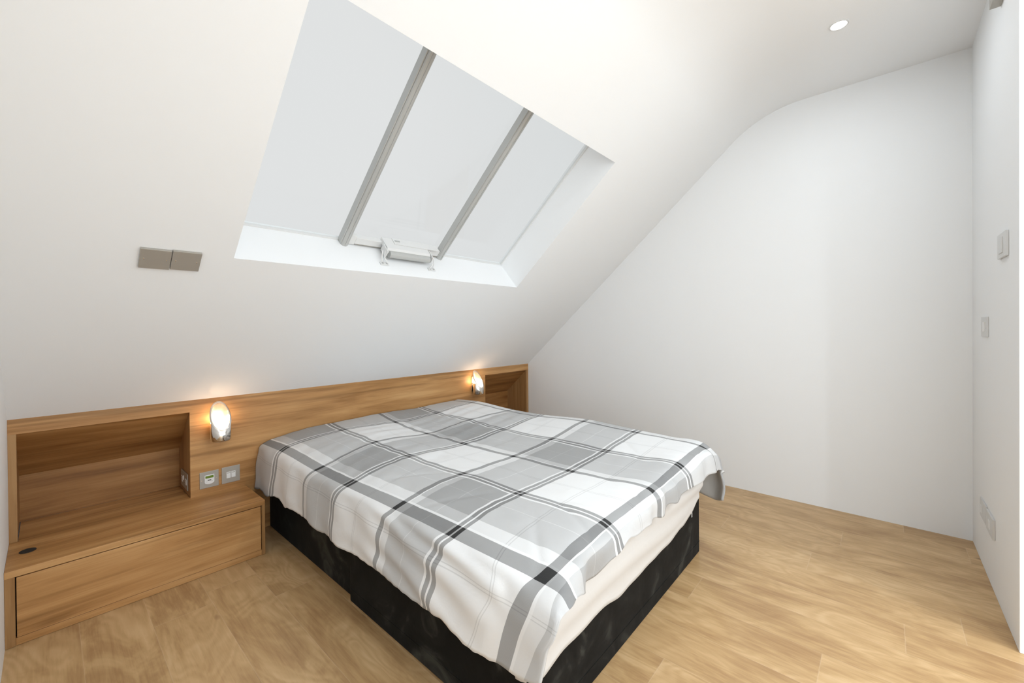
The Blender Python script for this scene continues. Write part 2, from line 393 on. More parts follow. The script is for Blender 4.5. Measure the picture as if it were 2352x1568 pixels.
# ================================================================== HEADBOARD
hb = empty('headboard_unit', (XR/2, 0, 0), 'brown wood panelled headboard running wall to wall with an open niche at each end', 'headboard')
N1, N2, STL = .586, 2.677, .023
G = .0003
T_ = .018
zb = HC
bm = bmesh.new()      # front panel: pieces around the two niches, one mesh
box(bm, N1, N2, 0, T_, .002, HN, 0)                     # centre, down to the floor
box(bm, G, XR-G, 0, T_, HN, HH, 0)                      # top rail
bmesh.ops.remove_doubles(bm, verts=bm.verts, dist=1e-5)
part('front_panel', bm, M_WX, hb)
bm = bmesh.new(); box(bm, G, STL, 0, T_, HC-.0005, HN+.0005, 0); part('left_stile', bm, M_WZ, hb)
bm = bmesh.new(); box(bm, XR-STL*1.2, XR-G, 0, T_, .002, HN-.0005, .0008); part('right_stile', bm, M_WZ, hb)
ND, ZK = .258, .478
def niche(x0, x1, zf, side):
    yb = .016
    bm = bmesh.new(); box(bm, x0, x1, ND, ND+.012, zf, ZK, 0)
    part('niche_back_board', bm, M_WSHADE, hb)
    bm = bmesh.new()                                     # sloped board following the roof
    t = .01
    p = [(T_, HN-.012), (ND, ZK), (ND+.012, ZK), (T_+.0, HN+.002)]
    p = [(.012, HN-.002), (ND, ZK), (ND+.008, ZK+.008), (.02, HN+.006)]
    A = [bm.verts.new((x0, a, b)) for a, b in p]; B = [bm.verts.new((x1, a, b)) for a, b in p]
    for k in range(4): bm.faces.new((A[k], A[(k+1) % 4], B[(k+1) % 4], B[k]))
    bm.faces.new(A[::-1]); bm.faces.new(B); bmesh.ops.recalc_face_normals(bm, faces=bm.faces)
    part('sloped_back_board', bm, M_WSHADE, hb)
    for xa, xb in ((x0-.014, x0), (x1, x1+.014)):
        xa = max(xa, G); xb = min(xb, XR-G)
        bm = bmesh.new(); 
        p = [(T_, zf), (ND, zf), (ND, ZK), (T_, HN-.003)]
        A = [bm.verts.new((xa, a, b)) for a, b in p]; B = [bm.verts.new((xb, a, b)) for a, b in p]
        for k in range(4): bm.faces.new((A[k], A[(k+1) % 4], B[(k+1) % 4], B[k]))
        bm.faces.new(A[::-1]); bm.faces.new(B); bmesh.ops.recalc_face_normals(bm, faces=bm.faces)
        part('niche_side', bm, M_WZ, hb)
niche(STL-.002, N1, HC, 0)
niche(N2, XR-STL*1.2+.004, .271, 1)
bm = bmesh.new(); box(bm, N2, XR-.01, T_, ND, .255, .271, 0); part('niche_shelf', bm, M_WX, hb)
bm = bmesh.new(); box(bm, N2, XR-STL*1.2, 0, T_, .002, .271, 0); part('lower_panel', bm, M_WX, hb)

bm = bmesh.new(); box(bm, 0, XR, .0005, .014, HH+.0003, HH+.006, .001); tag(link('trim_1', bm, M_WHITE), kind='structure')

# ================================================================== BEDSIDE CABINET
CR, CD = .826, .311
cb = empty('bedside_cabinet', (CR/2, -CD/2, 0), 'long low brown wood bedside cabinet with one drawer, built against the left wall', 'cabinet')
t = .024
bm = bmesh.new()
box(bm, .0003, CR, -CD, -.0003, HC-t, HC, .0012)
box(bm, STL+.001, N1-.001, -.002, ND-.001, HC-t, HC-.0003, 0)
part('top_board', bm, M_WX, cb)
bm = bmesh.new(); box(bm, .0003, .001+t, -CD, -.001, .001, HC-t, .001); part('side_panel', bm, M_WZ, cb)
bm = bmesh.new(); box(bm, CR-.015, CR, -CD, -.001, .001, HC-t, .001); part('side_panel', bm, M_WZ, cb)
bm = bmesh.new(); box(bm, .001+t, CR-.015, -CD+.003, -CD+.018, .001, .028, .001); part('plinth', bm, M_WX, cb)
bm = bmesh.new(); box(bm, .001+t, CR-.015, -CD+.03, -CD+.04, .028, HC-t, 0); part('drawer_recess', bm, M_DARK, cb)
bm = bmesh.new(); box(bm, .001+t+.003, CR-.0185, -CD+.0005, -CD+.02, .030, HC-t-.0035, .0012); part('drawer_front', bm, M_WX, cb)
bm = bmesh.new(); cyl(bm, (.052, -.143, HC+.0012), .0225, .0024, seg=40, bev=.0006)
gr = part('cable_grommet', bm, M_DARK, cb, False); gr['label'] = 'round black cable hole cap'

# ================================================================== WIRING PLATES
def plate_on(name, label, cat, origin, ux, uz, nrm, w_, h_, th=.004, mat=None, group=None):
    """rectangular plate; returns (empty, placer) - placer maps local (a,b,c) to world"""
    o = empty(name, origin, label, cat, group)
    O, U, V, Nn = Vector(origin), Vector(ux), Vector(uz), Vector(nrm)
    def pl(bm_, a0, a1, b0, b1, c0, c1, bev=0):
        v = box(bm_, a0, a1, b0, b1, c0, c1, 0)
        for q in v: q.co = O+U*q.co.x+V*q.co.y+Nn*q.co.z
        fs = {f for q in v for f in q.link_faces}
        bmesh.ops.recalc_face_normals(bm_, faces=list(fs))
        if bev: bmesh.ops.bevel(bm_, geom=list({e for f in fs for e in f.edges}), offset=bev, segments=2, affect='EDGES', profile=.5)
    bm_ = bmesh.new(); pl(bm_, -w_/2, w_/2, -h_/2, h_/2, .0003, th, .001); part('face_plate', bm_, mat or M_STEEL, o)
    return o, pl
def screws(o, pl, xs_, c):
    for x_ in xs_:
        bm_ = bmesh.new(); pl(bm_, x_-.002, x_+.002, -.002, .002, c-.001, c+.0006, .0004); part('screw', bm_, M_CHROME, o)
# light switch and thermostat on the headboard
o, pl = plate_on('light_switch', 'steel light switch with two white rockers on the headboard, right of the thermostat', 'light switch', (.760, 0, .347), (1, 0, 0), (0, 0, 1), (0, -1, 0), .083, .086)
for a in (-.011, .011):
    bm = bmesh.new(); pl(bm, a-.0095, a+.0095, -.017, .016, .003, .006, .0008); rk = part('rocker', bm, M_PLASTIC, o)
    bm = bmesh.new(); pl(bm, a-.0075, a+.0075, .009, .012, .0055, .0064); part('rocker_mark', bm, M_STEEL, rk)
o, pl = plate_on('room_thermostat', 'steel thermostat plate with a small green display, left of the headboard light switch', 'thermostat', (.664, 0, .346), (1, 0, 0), (0, 0, 1), (0, -1, 0), .082, .084)
bm = bmesh.new()
pts = [(-.021, .024), (-.021, -.012)] + [(.021*math.cos(a), -.012+.011*math.sin(a)) for a in [PI+PI*k/10 for k in range(1, 10)]] + [(.021, -.012), (.021, .024)]
A = [bm.verts.new((.664+a, -.0035, .346+b)) for a, b in pts]; B = [bm.verts.new((.664+a, -.008, .346+b)) for a, b in pts]
n = len(pts)
for k in range(n): bm.faces.new((A[k], A[(k+1) % n], B[(k+1) % n], B[k]))
bm.faces.new(B); bm.faces.new(A[::-1]); bmesh.ops.recalc_face_normals(bm, faces=bm.faces)
ct_ = part('control_module', bm, M_PLASTIC, o)
bm = bmesh.new(); pl(bm, -.0175, .0175, .008, .020, .0075, .0085); part('display', bm, M_LCD, ct_)
bm = bmesh.new(); pl(bm, -.008, .007, -.0045, -.0005, .0075, .009, .0004); part('slider', bm, M_DARK, ct_)
for a in (-.012, .011):
    bm = bmesh.new(); pl(bm, a-.003, a+.003, -.010, -.0085, .0075, .0086); part('button', bm, M_STEEL, ct_)
screws(o, pl, (-.032, .032), .004)
# socket inside the left niche, on its right cheek
o, pl = plate_on('power_socket', 'steel double power socket with white inserts inside the left niche', 'power socket', (.5858, .124, .338), (0, -1, 0), (0, 0, 1), (-1, 0, 0), .150, .084)
M_IN = M_PLASTIC
for sg in (-1, 1):
    bm = bmesh.new(); pl(bm, sg*.042-.016, sg*.042+.016, -.018, .012, .003, .006, .002); fc = part('socket_insert', bm, M_IN if sg > 0 else M_PLASTIC, o)
    bm = bmesh.new()
    pl(bm, sg*.042-.0025, sg*.042+.0025, .001, .009, .0055, .0064); pl(bm, sg*.042-.011, sg*.042-.006, -.010, -.006, .0055, .0064); pl(bm, sg*.042+.006, sg*.042+.011, -.010, -.006, .0055, .0064)
    part('pin_hole', bm, M_DARK, fc)
bm = bmesh.new(); pl(bm, -.009, .0, .000, .020, .003, .007, .0006); part('rocker', bm, M_PLASTIC, o)
# two blank plates on the slope
G1 = 'blank steel plates on the sloped wall'
for i, (x_, lab) in enumerate(((.3665, 'left of the two blank grey steel plates on the sloped wall'), (.4535, 'right of the two blank grey steel plates on the sloped wall, nearer the skylight'))):
    s_ = .926+.003*i
    o, pl = plate_on('blanking_plate', lab, 'wall plate', slp(x_, s_), (1, 0, 0), (0, -CT, ST), (0, -ST, -CT), .0845, .088, .010, None, G1)
    screws(o, pl, (-.031, .031), .0100)
# plates on the near right wall (facing +Y)
o, pl = plate_on('light_switch', 'steel light switch plate at the upper far right, near the door edge', 'light switch', (2.515, YN, 1.413), (-1, 0, 0), (0, 0, 1), (0, 1, 0), .142, .092, .009, M_PALE)
bm = bmesh.new(); pl(bm, -.03, .03, -.03, .03, .0085, .0125, .001); part('rocker', bm, M_PALE, o)
o, pl = plate_on('wall_plate', 'small pale grey plate halfway up the right hand wall, below the switch', 'wall plate', (2.905, YN, 1.104), (-1, 0, 0), (0, 0, 1), (0, 1, 0), .150, .088, .005, M_PALE)
bm = bmesh.new(); pl(bm, -.02, .02, -.022, .022, .0045, .008, .001); part('control_insert', bm, M_PLASTIC, o)
screws(o, pl, (-.06, .06), .0052)
o, pl = plate_on('power_socket', 'left steel plate of the low pair above the floor on the right wall', 'power socket', (2.938, YN, .268), (-1, 0, 0), (0, 0, 1), (0, 1, 0), .150, .084, .006, M_PALE, 'low wall sockets on the right')
bm = bmesh.new(); pl(bm, -.045, -.015, -.02, .014, .0055, .008, .001); part('socket_insert', bm, M_PLASTIC, o)
o, pl = plate_on('aerial_socket', 'right steel plate of the low pair above the floor on the right wall', 'aerial socket', (2.768, YN, .267), (-1, 0, 0), (0, 0, 1), (0, 1, 0), .146, .084, .008, M_PALE, 'low wall sockets on the right')
bm = bmesh.new(); pl(bm, -.02, .02, -.02, .014, .0075, .0095, .001); part('socket_insert', bm, M_PLASTIC, o)
# fitting that pokes into the very top of the frame on the right wall
o, pl = plate_on('wall_fitting', 'grey fitting high on the right wall at the top edge', 'wall fitting', (2.545, YN, 2.392), (-1, 0, 0), (0, 0, 1), (0, 1, 0), .06, .10, .03)

# ================================================================== CEILING DOWNLIGHTS
def emis(name, col, st):
    a = N(name); a.b.inputs['Base Color'].default_value = (.8, .8, .8, 1)
    a.b.inputs['Emission Color'].default_value = (*col, 1); a.b.inputs['Emission Strength'].default_value = st; return a.m
M_LED = emis('lit_led_lens', (1, .98, .95), 6)
def make_down(loc, label):
    o = empty('ceiling_downlight', loc, label, 'ceiling light')
    bm = bmesh.new(); n = 40; R0, R1 = .030, .038
    rings = [[bm.verts.new((r*math.cos(2*PI*k/n), r*math.sin(2*PI*k/n), z)) for k in range(n)] for r, z in ((R1, -.0003), (R1, -.003), (R0+.002, -.004), (R0, -.0015))]
    for A, B in zip(rings, rings[1:]):
        for k in range(n): bm.faces.new((A[k], A[(k+1) % n], B[(k+1) % n], B[k]))
    bmesh.ops.recalc_face_normals(bm, faces=bm.faces)
    link('bezel', bm, M_WHITE, o)
    bm = bmesh.new(); cyl(bm, (0, 0, -.0012), R0, .002, seg=40); link('lens', bm, M_LED, o)
    return o
dl = make_down((SPOTS[2][0], SPOTS[2][1], ZC), 'small round lit downlight in the white ceiling at upper right')
for x, y in SPOTS[:2]+SPOTS[3:]:  # fixtures added for the unseen fill lights
    c = dl.copy(); COL.objects.link(c); c.location = (x, y, ZC)
    c['label'] = 'round fill downlight added outside the frame, ' + {(.62, -2.47): 'above the bedside cabinet side', (1.62, -2.47): 'in the middle of the front row', (.75, -3.9): 'second row on the left', (1.9, -3.9): 'second row on the right', (.75, -5.2): 'rear row on the left', (1.9, -5.2): 'rear row on the right'}[(x, y)]
    c['group'] = 'added fill downlights outside the frame'
    for ch in dl.children:
        q = ch.copy(); COL.objects.link(q); q.parent = c

# ================================================================== WALL LAMPS
M_BULB = emis('lit_halogen_bulb', (1, .80, .58), 30)
M_REFL = simple('reflector_cream', (.86, .83, .78), .25, .35).m
def lamp_glass():
    a = N('lamp_glass'); t = a.t; t.nodes.remove(a.b)
    o = [n for n in t.nodes if n.type == 'OUTPUT_MATERIAL'][0]
    tr = a.n('BsdfTransparent'); tr.inputs[0].default_value = (.98, .97, .95, 1)
    gl = a.n('BsdfGlossy', Roughness=.08); tl = a.n('BsdfTranslucent'); fr = a.n('LayerWeight', Blend=.35); mx = a.n('MixShader'); m2 = a.n('MixShader')
    m2.inputs[0].default_value = .42
    a.l(tr.outputs[0], m2.inputs[1]); a.l(tl.outputs[0], m2.inputs[2])
    a.l(a.math('MULTIPLY', fr.outputs['Fresnel'], .8), mx.inputs[0]); a.l(m2.outputs[0], mx.inputs[1]); a.l(gl.outputs[0], mx.inputs[2])
    a.l(mx.outputs[0], o.inputs['Surface']); return a.m
M_LG = lamp_glass()
def make_lamp(loc, label):
    o = empty('wall_lamp', loc, label, 'wall lamp', 'lit reading lamps on the headboard')
    R = .045; YC = -.062; n = 48; ZB = -.105
    cut = lambda y: .015 + (y-YC)*1.62        # oblique cut: low at the front, high at the back
    def ring(r, zf): return [Vector((r*math.cos(2*PI*k/n), YC+r*math.sin(2*PI*k/n), zf(YC+r*math.sin(2*PI*k/n)))) for k in range(n)]
    def skin(bm, rings):
        R_ = [[bm.verts.new(p) for p in r] for r in rings]
        for A, B in zip(R_, R_[1:]):
            for k in range(n): bm.faces.new((A[k], A[(k+1) % n], B[(k+1) % n], B[k]))
        return R_
    # chrome cup: full height at the front, lower behind so light leaks to the wall
    top = lambda y: min(cut(y)-.002, -.012)
    bm = bmesh.new()
    r = skin(bm, [ring(R*.9, lambda y: ZB), ring(R, lambda y: ZB+.006), ring(R, top), ring(R-.003, top), ring(R-.003, lambda y: ZB+.01)])
    bm.faces.new(r[0][::-1]); bm.faces.new(r[-1]); bmesh.ops.recalc_face_normals(bm, faces=bm.faces)
    link('chrome_body', bm, M_CHROME, o, True)
    # glass sleeve + oval lens
    bm = bmesh.new(); skin(bm, [ring(R-.001, top), ring(R-.001, lambda y: max(cut(y), top(y)))])
    link('glass_sleeve', bm, M_LG, o, True)
    bm = bmesh.new(); r = skin(bm, [ring(R+.0012, lambda y: cut(y)-.001), ring(R+.0012, lambda y: cut(y)+.003), ring(R-.0055, lambda y: cut(y)+.004)])
    link('lens_rim', bm, M_CHROME, o, True)
    bm = bmesh.new(); r = skin(bm, [ring(R-.0055, lambda y: cut(y)+.003), ring(R*.5, lambda y: cut(y)+.0065)])
    bm.faces.new(r[-1]); link('lens', bm, M_LG, o, True)
    # inner reflector bowl
    rt_ = lambda y: min(cut(y)-.004, -.014)
    bm = bmesh.new(); r = skin(bm, [ring(R-.006, rt_), ring(R*.62, lambda y: rt_(y)-.016), ring(R*.3, lambda y: -.06)])
    link('reflector', bm, M_REFL, o, True)
    bm = bmesh.new(); bmesh.ops.create_uvsphere(bm, u_segments=20, v_segments=12, radius=.011, matrix=Matrix.Translation((0, YC-.004, -.004)) @ Matrix.Diagonal((1, 1, 1.5, 1)))
    link('bulb', bm, M_BULB, o, True)
    # wall bracket: rounded slab and pivot
    bm = bmesh.new(); m_ = 20
    pts = [(.026*math.cos(a), .022+.026*math.sin(a)) for a in [PI*k/m_ for k in range(m_+1)]] + [(.026*math.cos(a), -.078+.026*math.sin(a)) for a in [PI+PI*k/m_ for k in range(m_+1)]]
    A = [bm.verts.new((a, -.0004, b)) for a, b in pts]; B = [bm.verts.new((a, -.010, b)) for a, b in pts]; q = len(pts)
    for k in range(q): bm.faces.new((A[k], A[(k+1) % q], B[(k+1) % q], B[k]))
    bm.faces.new(A[::-1]); bm.faces.new(B); bmesh.ops.recalc_face_normals(bm, faces=bm.faces)
    link('wall_bracket', bm, M_CHROME, o)
    bm = bmesh.new(); cyl(bm, (0, -.018, -.088), .010, .04, 'y', 20, bev=.001); link('pivot', bm, M_CHROME, o, True)
    for (dx, dy, dz, e) in ((-.024, .028, .0, .30), (0, -.012, .026, .12)):
        l = bpy.data.lights.new('lamp_light', 'POINT'); l.energy = e; l.color = (1, .62, .34); l.shadow_soft_size = .008
        q = bpy.data.objects.new('lamp_light', l); COL.objects.link(q); q.parent = o; q.location = (dx, YC+dy, dz)
    return o
make_lamp((.703, 0, .655), 'lit chrome reading lamp on the headboard above the light switches')
make_lamp((2.535, 0, .667), 'lit chrome reading lamp at the far end of the headboard beside the right niche')

# ================================================================== BED BASE
BX1, BX2, BL, BH = .9275, 2.2526, 1.9333, .300
def velvet():
    a = simple('black_crushed_velvet', (.012, .012, .011), .75, 0, .12)
    t = a.n('TexCoord'); n1 = a.n('TexNoise', Scale=5., Detail=4., Roughness=.55, Distortion=1.4); a.l(t.outputs['Object'], n1.inputs['Vector'])
    a.l(a.ramp(n1.outputs['Fac'], [(.42, (.004, .004, .0035)), (.56, (.009, .009, .008)), (.70, (.045, .045, .038))]), a.b.inputs['Base Color'])
    a.b.inputs['Sheen Weight'].default_value = .03; a.b.inputs['Sheen Roughness'].default_value = .5
    n2 = a.n('TexNoise', Scale=30., Detail=3.); a.l(t.outputs['Object'], n2.inputs['Vector']); a.bump(n2.outputs['Fac'], .25, .003)
    return a.m
M_VEL = velvet()
db = empty('divan_bed_base', ((BX1+BX2)/2, -BL/2, 0), 'black crushed velvet divan bed base in two joined halves', 'bed base')
bm = bmesh.new(); box(bm, BX1+.018, BX2-.004, -.975, -.006, .002, BH, .006); part('base_half', bm, M_VEL, db)
bm = bmesh.new(); box(bm, BX1, BX2, -BL, -.977, .002, BH, .006); part('base_half', bm, M_VEL, db)
bm = bmesh.new()
box(bm, BX1-.0012, BX2-.002, -BL-.0012, -.985, .055, .0572, .0005); part('hem_piping', bm, M_VEL, db)

# ================================================================== MATTRESS AND SHEET
def fabric(name, col, bump=.15):
    a = simple(name, col, .85, 0, .2); a.b.inputs['Sheen Weight'].default_value = .15
    t = a.n('TexCoord'); n1 = a.n('TexNoise', Scale=9., Detail=3., Distortion=.6); a.l(t.outputs['Object'], n1.inputs['Vector'])
    a.bump(n1.outputs['Fac'], bump, .012); return a.m
M_SHEET = fabric('cream_cotton', (.63, .605, .575), .12)
mt = empty('mattress', ((BX1+BX2)/2, -BL/2, BH), 'thick mattress in a loose off-white sheet showing below the duvet at the foot', 'mattress')
bm = bmesh.new(); box(bm, BX1+.015, BX2-.015, -BL+.012, -.01, BH+.002, .468, .03); part('mattress_core', bm, M_WHITE, mt)
# fitted sheet: strip wrapped round left, foot and right, with a sagging lower hem
bm = bmesh.new()
def rr(t_):        # rounded-rectangle path, t_ in metres from head-left corner
    x0, x1, y0, r = BX1-.004, BX2+.004, -BL-.006, .05
    Ls = [(-y0)-.01-r, PI/2*r, (x1-x0)-2*r, PI/2*r, (-y0)-.01-r]
    if t_ < Ls[0]: return Vector((x0, -.01-t_, 0)), Vector((-1, 0, 0))
    t_ -= Ls[0]
    if t_ < Ls[1]: a = PI+t_/r; return Vector((x0+r+r*math.cos(a), y0+r+r*math.sin(a), 0)), Vector((math.cos(a), math.sin(a), 0))
    t_ -= Ls[1]
    if t_ < Ls[2]: return Vector((x0+r+t_, y0, 0)), Vector((0, -1, 0))
    t_ -= Ls[2]
    if t_ < Ls[3]: a = 1.5*PI+t_/r; return Vector((x1-r+r*math.cos(a), y0+r+r*math.sin(a), 0)), Vector((math.cos(a), math.sin(a), 0))
    t_ -= Ls[3]
    return Vector((x1, min(y0+r+t_, -.012), 0)), Vector((1, 0, 0))
TL = 2*(BL-.05)+PI/2*.05*2+(BX2-BX1)-.1+.02
def lerp_tab(tab, x):
    if x <= tab[0][0]: return tab[0][1]
    for (a, b), (c, d) in zip(tab, tab[1:]):
        if x <= c:
            k = (x-a)/(c-a); k = k*k*(3-2*k); return b+(d-b)*k
    return tab[-1][1]
FOOT = [(.93, .198), (1.069, .213), (1.24, .221), (1.406, .206), (1.577, .209), (1.76, .212), (1.979, .224), (2.10, .250), (2.212, .285), (2.26, .305)]
nt_, nv = 420, 26; rows = []
for i in range(nt_+1):
    t_ = TL*i/nt_; p, nn_ = rr(t_); row = []
    foot = p.y < -BL+.05
    zlow = lerp_tab(FOOT, p.x) if foot else (lerp_tab([(-1.93, .21), (-1.8, .285), (0, .29)], p.y) if p.x < 1.5 else .29)
    zlow += .008*noise.noise(Vector((t_*9, 0, 3)))
    for j in range(nv+1):
        v = j/nv
        if v < .28:      # over the top edge
            a = v/.28*PI/2; o_ = -.04+.04*math.sin(a); z = .438+.036*math.cos(a)
        else:
            k = (v-.28)/.72; z = .438+(zlow-.438)*k
            o_ = .014*math.sin(PI*min(1, k*1.15)) + .004*k
            o_ += .006*math.sin(z*52+p.x*3.5+p.y*3+noise.noise(Vector((t_*2.2, z*6, 0)))*2)*math.sin(PI*k)*(.4+.6*abs(math.sin(t_*1.3+.6)))
        row.append(bm.verts.new((p.x+nn_.x*o_, p.y+nn_.y*o_, z)))
    rows.append(row)
for A, B in zip(rows, rows[1:]):
    for j in range(nv): bm.faces.new((A[j], B[j], B[j+1], A[j+1]))
sh = part('bed_sheet', bm, M_SHEET, mt, True)
bm = bmesh.new(); box(bm, 2.105, 2.112, -BL-.013, -BL-.012, .226, .250, 0); part('care_tag', bm, M_PLASTIC, mt)
md = sh.modifiers.new('thickness', 'SOLIDIFY'); md.thickness = .003; md.offset = -1

# ================================================================== DUVET
CAM = Vector((.108, -2.6132, 1.116))
def ray(x, y, z0, xn):
    """point (x,y) measured on plane z0 moved along its sight line so that its x becomes xn (puffed-up cloth)"""
    p = Vector((x, y, z0)); t_ = max(.9, min(1.03, (xn-CAM.x)/(x-CAM.x)))
    return CAM+(p-CAM)*t_
V = [-.245, 0, .395, .70, 1.045, 1.35, 1.545, 1.71, 1.765, 1.86]
U = [-.27, -.19, -.125, -.045, 0, .172, .345, .67, 1.0, 1.345, 1.41, 1.48, 1.62]
L1 = [(.93, -.01, .487), (.935, -.265, .494), (.930, -.70, .487), (.928, -.992, .49), (.935, -1.336, .494), (.94, -1.634, .494), (.938, -1.825, .495), (.945, -1.975, .490), (.943, -2.022, .486), (.94, -2.062, .456)]
top = {
 .345: [(1.285, -.03, .53), (1.319, -.130, 0), (1.294, -.543, 0), (1.275, -.898, 0), (1.275, -1.282, 0), (1.281, -1.601, 0), None, (1.284, -1.955, .497), (1.272, -1.992, .483), (1.27, -2.014, .436)],
 .67: [(1.63, -.03, .535), (1.642, -.206, 0), (1.591, -.617, 0), (1.596, -.936, 0), (1.602, -1.285, 0), (1.594, -1.617, 0), None, (1.62, -1.96, .503), (1.60, -1.994, .489), (1.60, -2.0, .420)],
 1.0: [(1.97, -.03, .535), (2.011, -.169, 0), (1.997, -.538, 0), (1.951, -.891, 0), (1.965, -1.245, 0), (1.961, -1.579, 0), None, (1.95, -1.945, .507), (1.95, -1.978, .480), (1.95, -1.995, .420)],
 1.345: [(2.29, -.03, .54), (2.47, -.047, 0), (2.397, -.519, 0), (2.395, -.811, 0), (2.455, -1.143, 0), (2.401, -1.529, 0), None, (2.29, -1.94, .512), (2.285, -1.985, .492), (2.28, -2.012, .410)]}
xn = {.345: 1.268, .67: 1.60, 1.0: 1.945, 1.345: 2.285}
def col_top(u):
    r = []
    for q in top[u]:
        if q is None: r.append(None)
        elif q[2] == 0: r.append(ray(q[0], q[1], .5, xn[u]))
        else: r.append(Vector(q))
    r[6] = (r[5]*.5+r[7]*.5)+Vector((0, 0, .004)); return r
cols = {0: [Vector(q) for q in L1]}
for u in top: cols[u] = col_top(u)
cols[.172] = [a*.5+b*.5+Vector((0, 0, .012)) for a, b in zip(cols[0], cols[.345])]
cols[.172][9] = Vector((1.125, -1.992, .392)); cols[.172][8] = Vector((1.115, -2.002, .478)); cols[.172][7].z -= .008
HY = [-.012, -.272, -.663, -.936, -1.284, -1.57, -1.769, -1.884, -1.955, -2.016]     # y at hem
HZ = [.24, .265, .272, .262, .272, .260, .248, .255, .262, .285]
MY = [-.010, -.285, -.655, -.945, -1.295, -1.597, -1.845, -1.935, -2.02, -2.055]     # y at the faint line
cols[-.27] = [Vector((.868, y, z)) for y, z in zip(HY, HZ)]
cols[-.19] = [Vector((.872, (a*.5+b*.5), .338+.012*(i > 6)+.02*(i == 9))) for i, (a, b) in enumerate(zip(HY, MY))]
cols[-.125] = [Vector((.880, y, .418)) for y in MY]
cols[-.045] = [a*.62+b*.38+Vector((-.012, 0, .010)) for a, b in zip(cols[0], cols[-.125])]
cols[1.41] = [Vector((2.352, p.y, p.z-.003)) for p in cols[1.345]]
cols[1.48] = [Vector((2.385, p.y, .475)) for p in cols[1.345]]
cols[1.62] = [Vector((2.385, p.y, .33)) for p in cols[1.345]]
# far foot corner: the cloth flops over into a hanging flap
cols[1.41][8] = Vector((2.352, -1.985, .470)); cols[1.41][9] = Vector((2.350, -2.012, .402))
cols[1.48][7] = Vector((2.395, -1.90, .435)); cols[1.48][8] = Vector((2.400, -1.965, .412)); cols[1.48][9] = Vector((2.345, -2.022, .375))
cols[1.62][7] = Vector((2.405, -1.895, .240)); cols[1.62][8] = Vector((2.393, -1.965, .228)); cols[1.62][9] = Vector((2.335, -2.024, .248))
GRID = [cols[u] for u in U]
def hermite(ts, ps, t_):
    n_ = len(ts)
    i = 0
    while i < n_-2 and t_ > ts[i+1]: i += 1
    h = ts[i+1]-ts[i]; s_ = (t_-ts[i])/h
    def sl_(k):
        if k == 0: return (ps[1]-ps[0])/(ts[1]-ts[0])
        if k == n_-1: return (ps[-1]-ps[-2])/(ts[-1]-ts[-2])
        a, b = ts[k]-ts[k-1], ts[k+1]-ts[k]
        da, db_ = (ps[k]-ps[k-1])/a, (ps[k+1]-ps[k])/b
        return (da*b+db_*a)/(a+b)
    m0, m1 = sl_(i), sl_(i+1)
    s2, s3 = s_*s_, s_*s_*s_
    return ps[i]*(2*s3-3*s2+1)+m0*h*(s3-2*s2+s_)+ps[i+1]*(-2*s3+3*s2)+m1*h*(s3-s2)
def sstep(a, b, x):
    k = max(0, min(1, (x-a)/(b-a))); return k*k*(3-2*k)
DU, DV = .0085, .0085
nu = int((U[-1]-U[0])/DU); nvv = int((V[-1]-V[0])/DV)
us = [U[0]+(U[-1]-U[0])*i/nu for i in range(nu+1)]; vvs = [V[0]+(V[-1]-V[0])*j/nvv for j in range(nvv+1)]
colv = [[hermite(V, GRID[i], v) for v in vvs] for i in range(len(U))]
P = [[hermite(U, [colv[i][j] for i in range(len(U))], u) for j in range(nvv+1)] for u in us]
def disp(u, v):
    d = 0
    n3 = noise.noise(Vector((u*2.6, v*2.6, 0)))
    topm = sstep(-.02, .08, u)*(1-sstep(1.3, 1.42, u))
    d += topm*(.006*n3 + .0035*noise.noise(Vector((u*7, v*5+n3, 3))) + .0022*noise.noise(Vector((u*19, v*11, 8))))
    # dents where the duvet is stitched / sat on
    for (a, b, s_, k) in ((.52, .22, .10, -.006), (.9, .35, .12, -.005), (.3, 1.15, .10, -.005), (.75, 1.2, .14, -.004)):
        d += topm*k*math.exp(-((u-a)**2+(v-b)**2)/(2*s_*s_))
    # rippled edges along stripes near the head
    d += topm*.003*math.sin(v*52+u*9)*sstep(-.1, .1, v)*(1-sstep(.5, 1.1, v))*(.5+noise.noise(Vector((u*6, v*3, 5))))
    # hanging left side: soft sweeping folds, strongest towards the foot
    hang = 1-sstep(-.07, .0, u)
    ph = (u+.24*(v-1.2)+.02*noise.noise(Vector((u*8, v*3, 2))))
    m1 = sstep(.75, 1.05, v)*(1-sstep(1.62, 1.80, v))
    d += hang*m1*.006*math.sin(2*PI*ph/.085)*(.55+.45*math.sin(v*6.1))
    d += hang*.006*math.sin(2*PI*(v+.25*u)/.27+1.1)*(1-.6*m1)*sstep(0, .15, -u)
    d += hang*.004*noise.noise(Vector((u*16, v*9, 4)))
    # foot overhang: little puckers
    foot = sstep(1.70, 1.80, v)
    d += foot*.006*math.sin(u*34+2*math.sin(u*9))*(1-hang)
    # creases fanning from the near foot corner across the top
    for (a0, b0, ang, w_) in ((.08, 1.62, 2.5, .012), (.30, 1.62, 2.2, .010), (.62, 1.62, 2.1, .010), (.95, 1.62, 2.0, .012), (1.1, 1.45, 2.3, .01), (.15, 1.2, .5, .014), (.2, .9, .6, .012)):
        ca, sa = math.cos(ang), math.sin(ang); x_ = (u-a0)*ca+(v-b0)*sa; y_ = -(u-a0)*sa+(v-b0)*ca
        d += .0042*math.exp(-(y_/w_)**2)*math.exp(-(x_/.13)**2)
    return d
bm = bmesh.new(); uvl = bm.loops.layers.uv.new('UVMap')
def nrm(i, j):
    a = P[min(i+1, nu)][j]-P[max(i-1, 0)][j]; b = P[i][min(j+1, nvv)]-P[i][max(j-1, 0)]
    return b.cross(a).normalized()*-1
vg = []
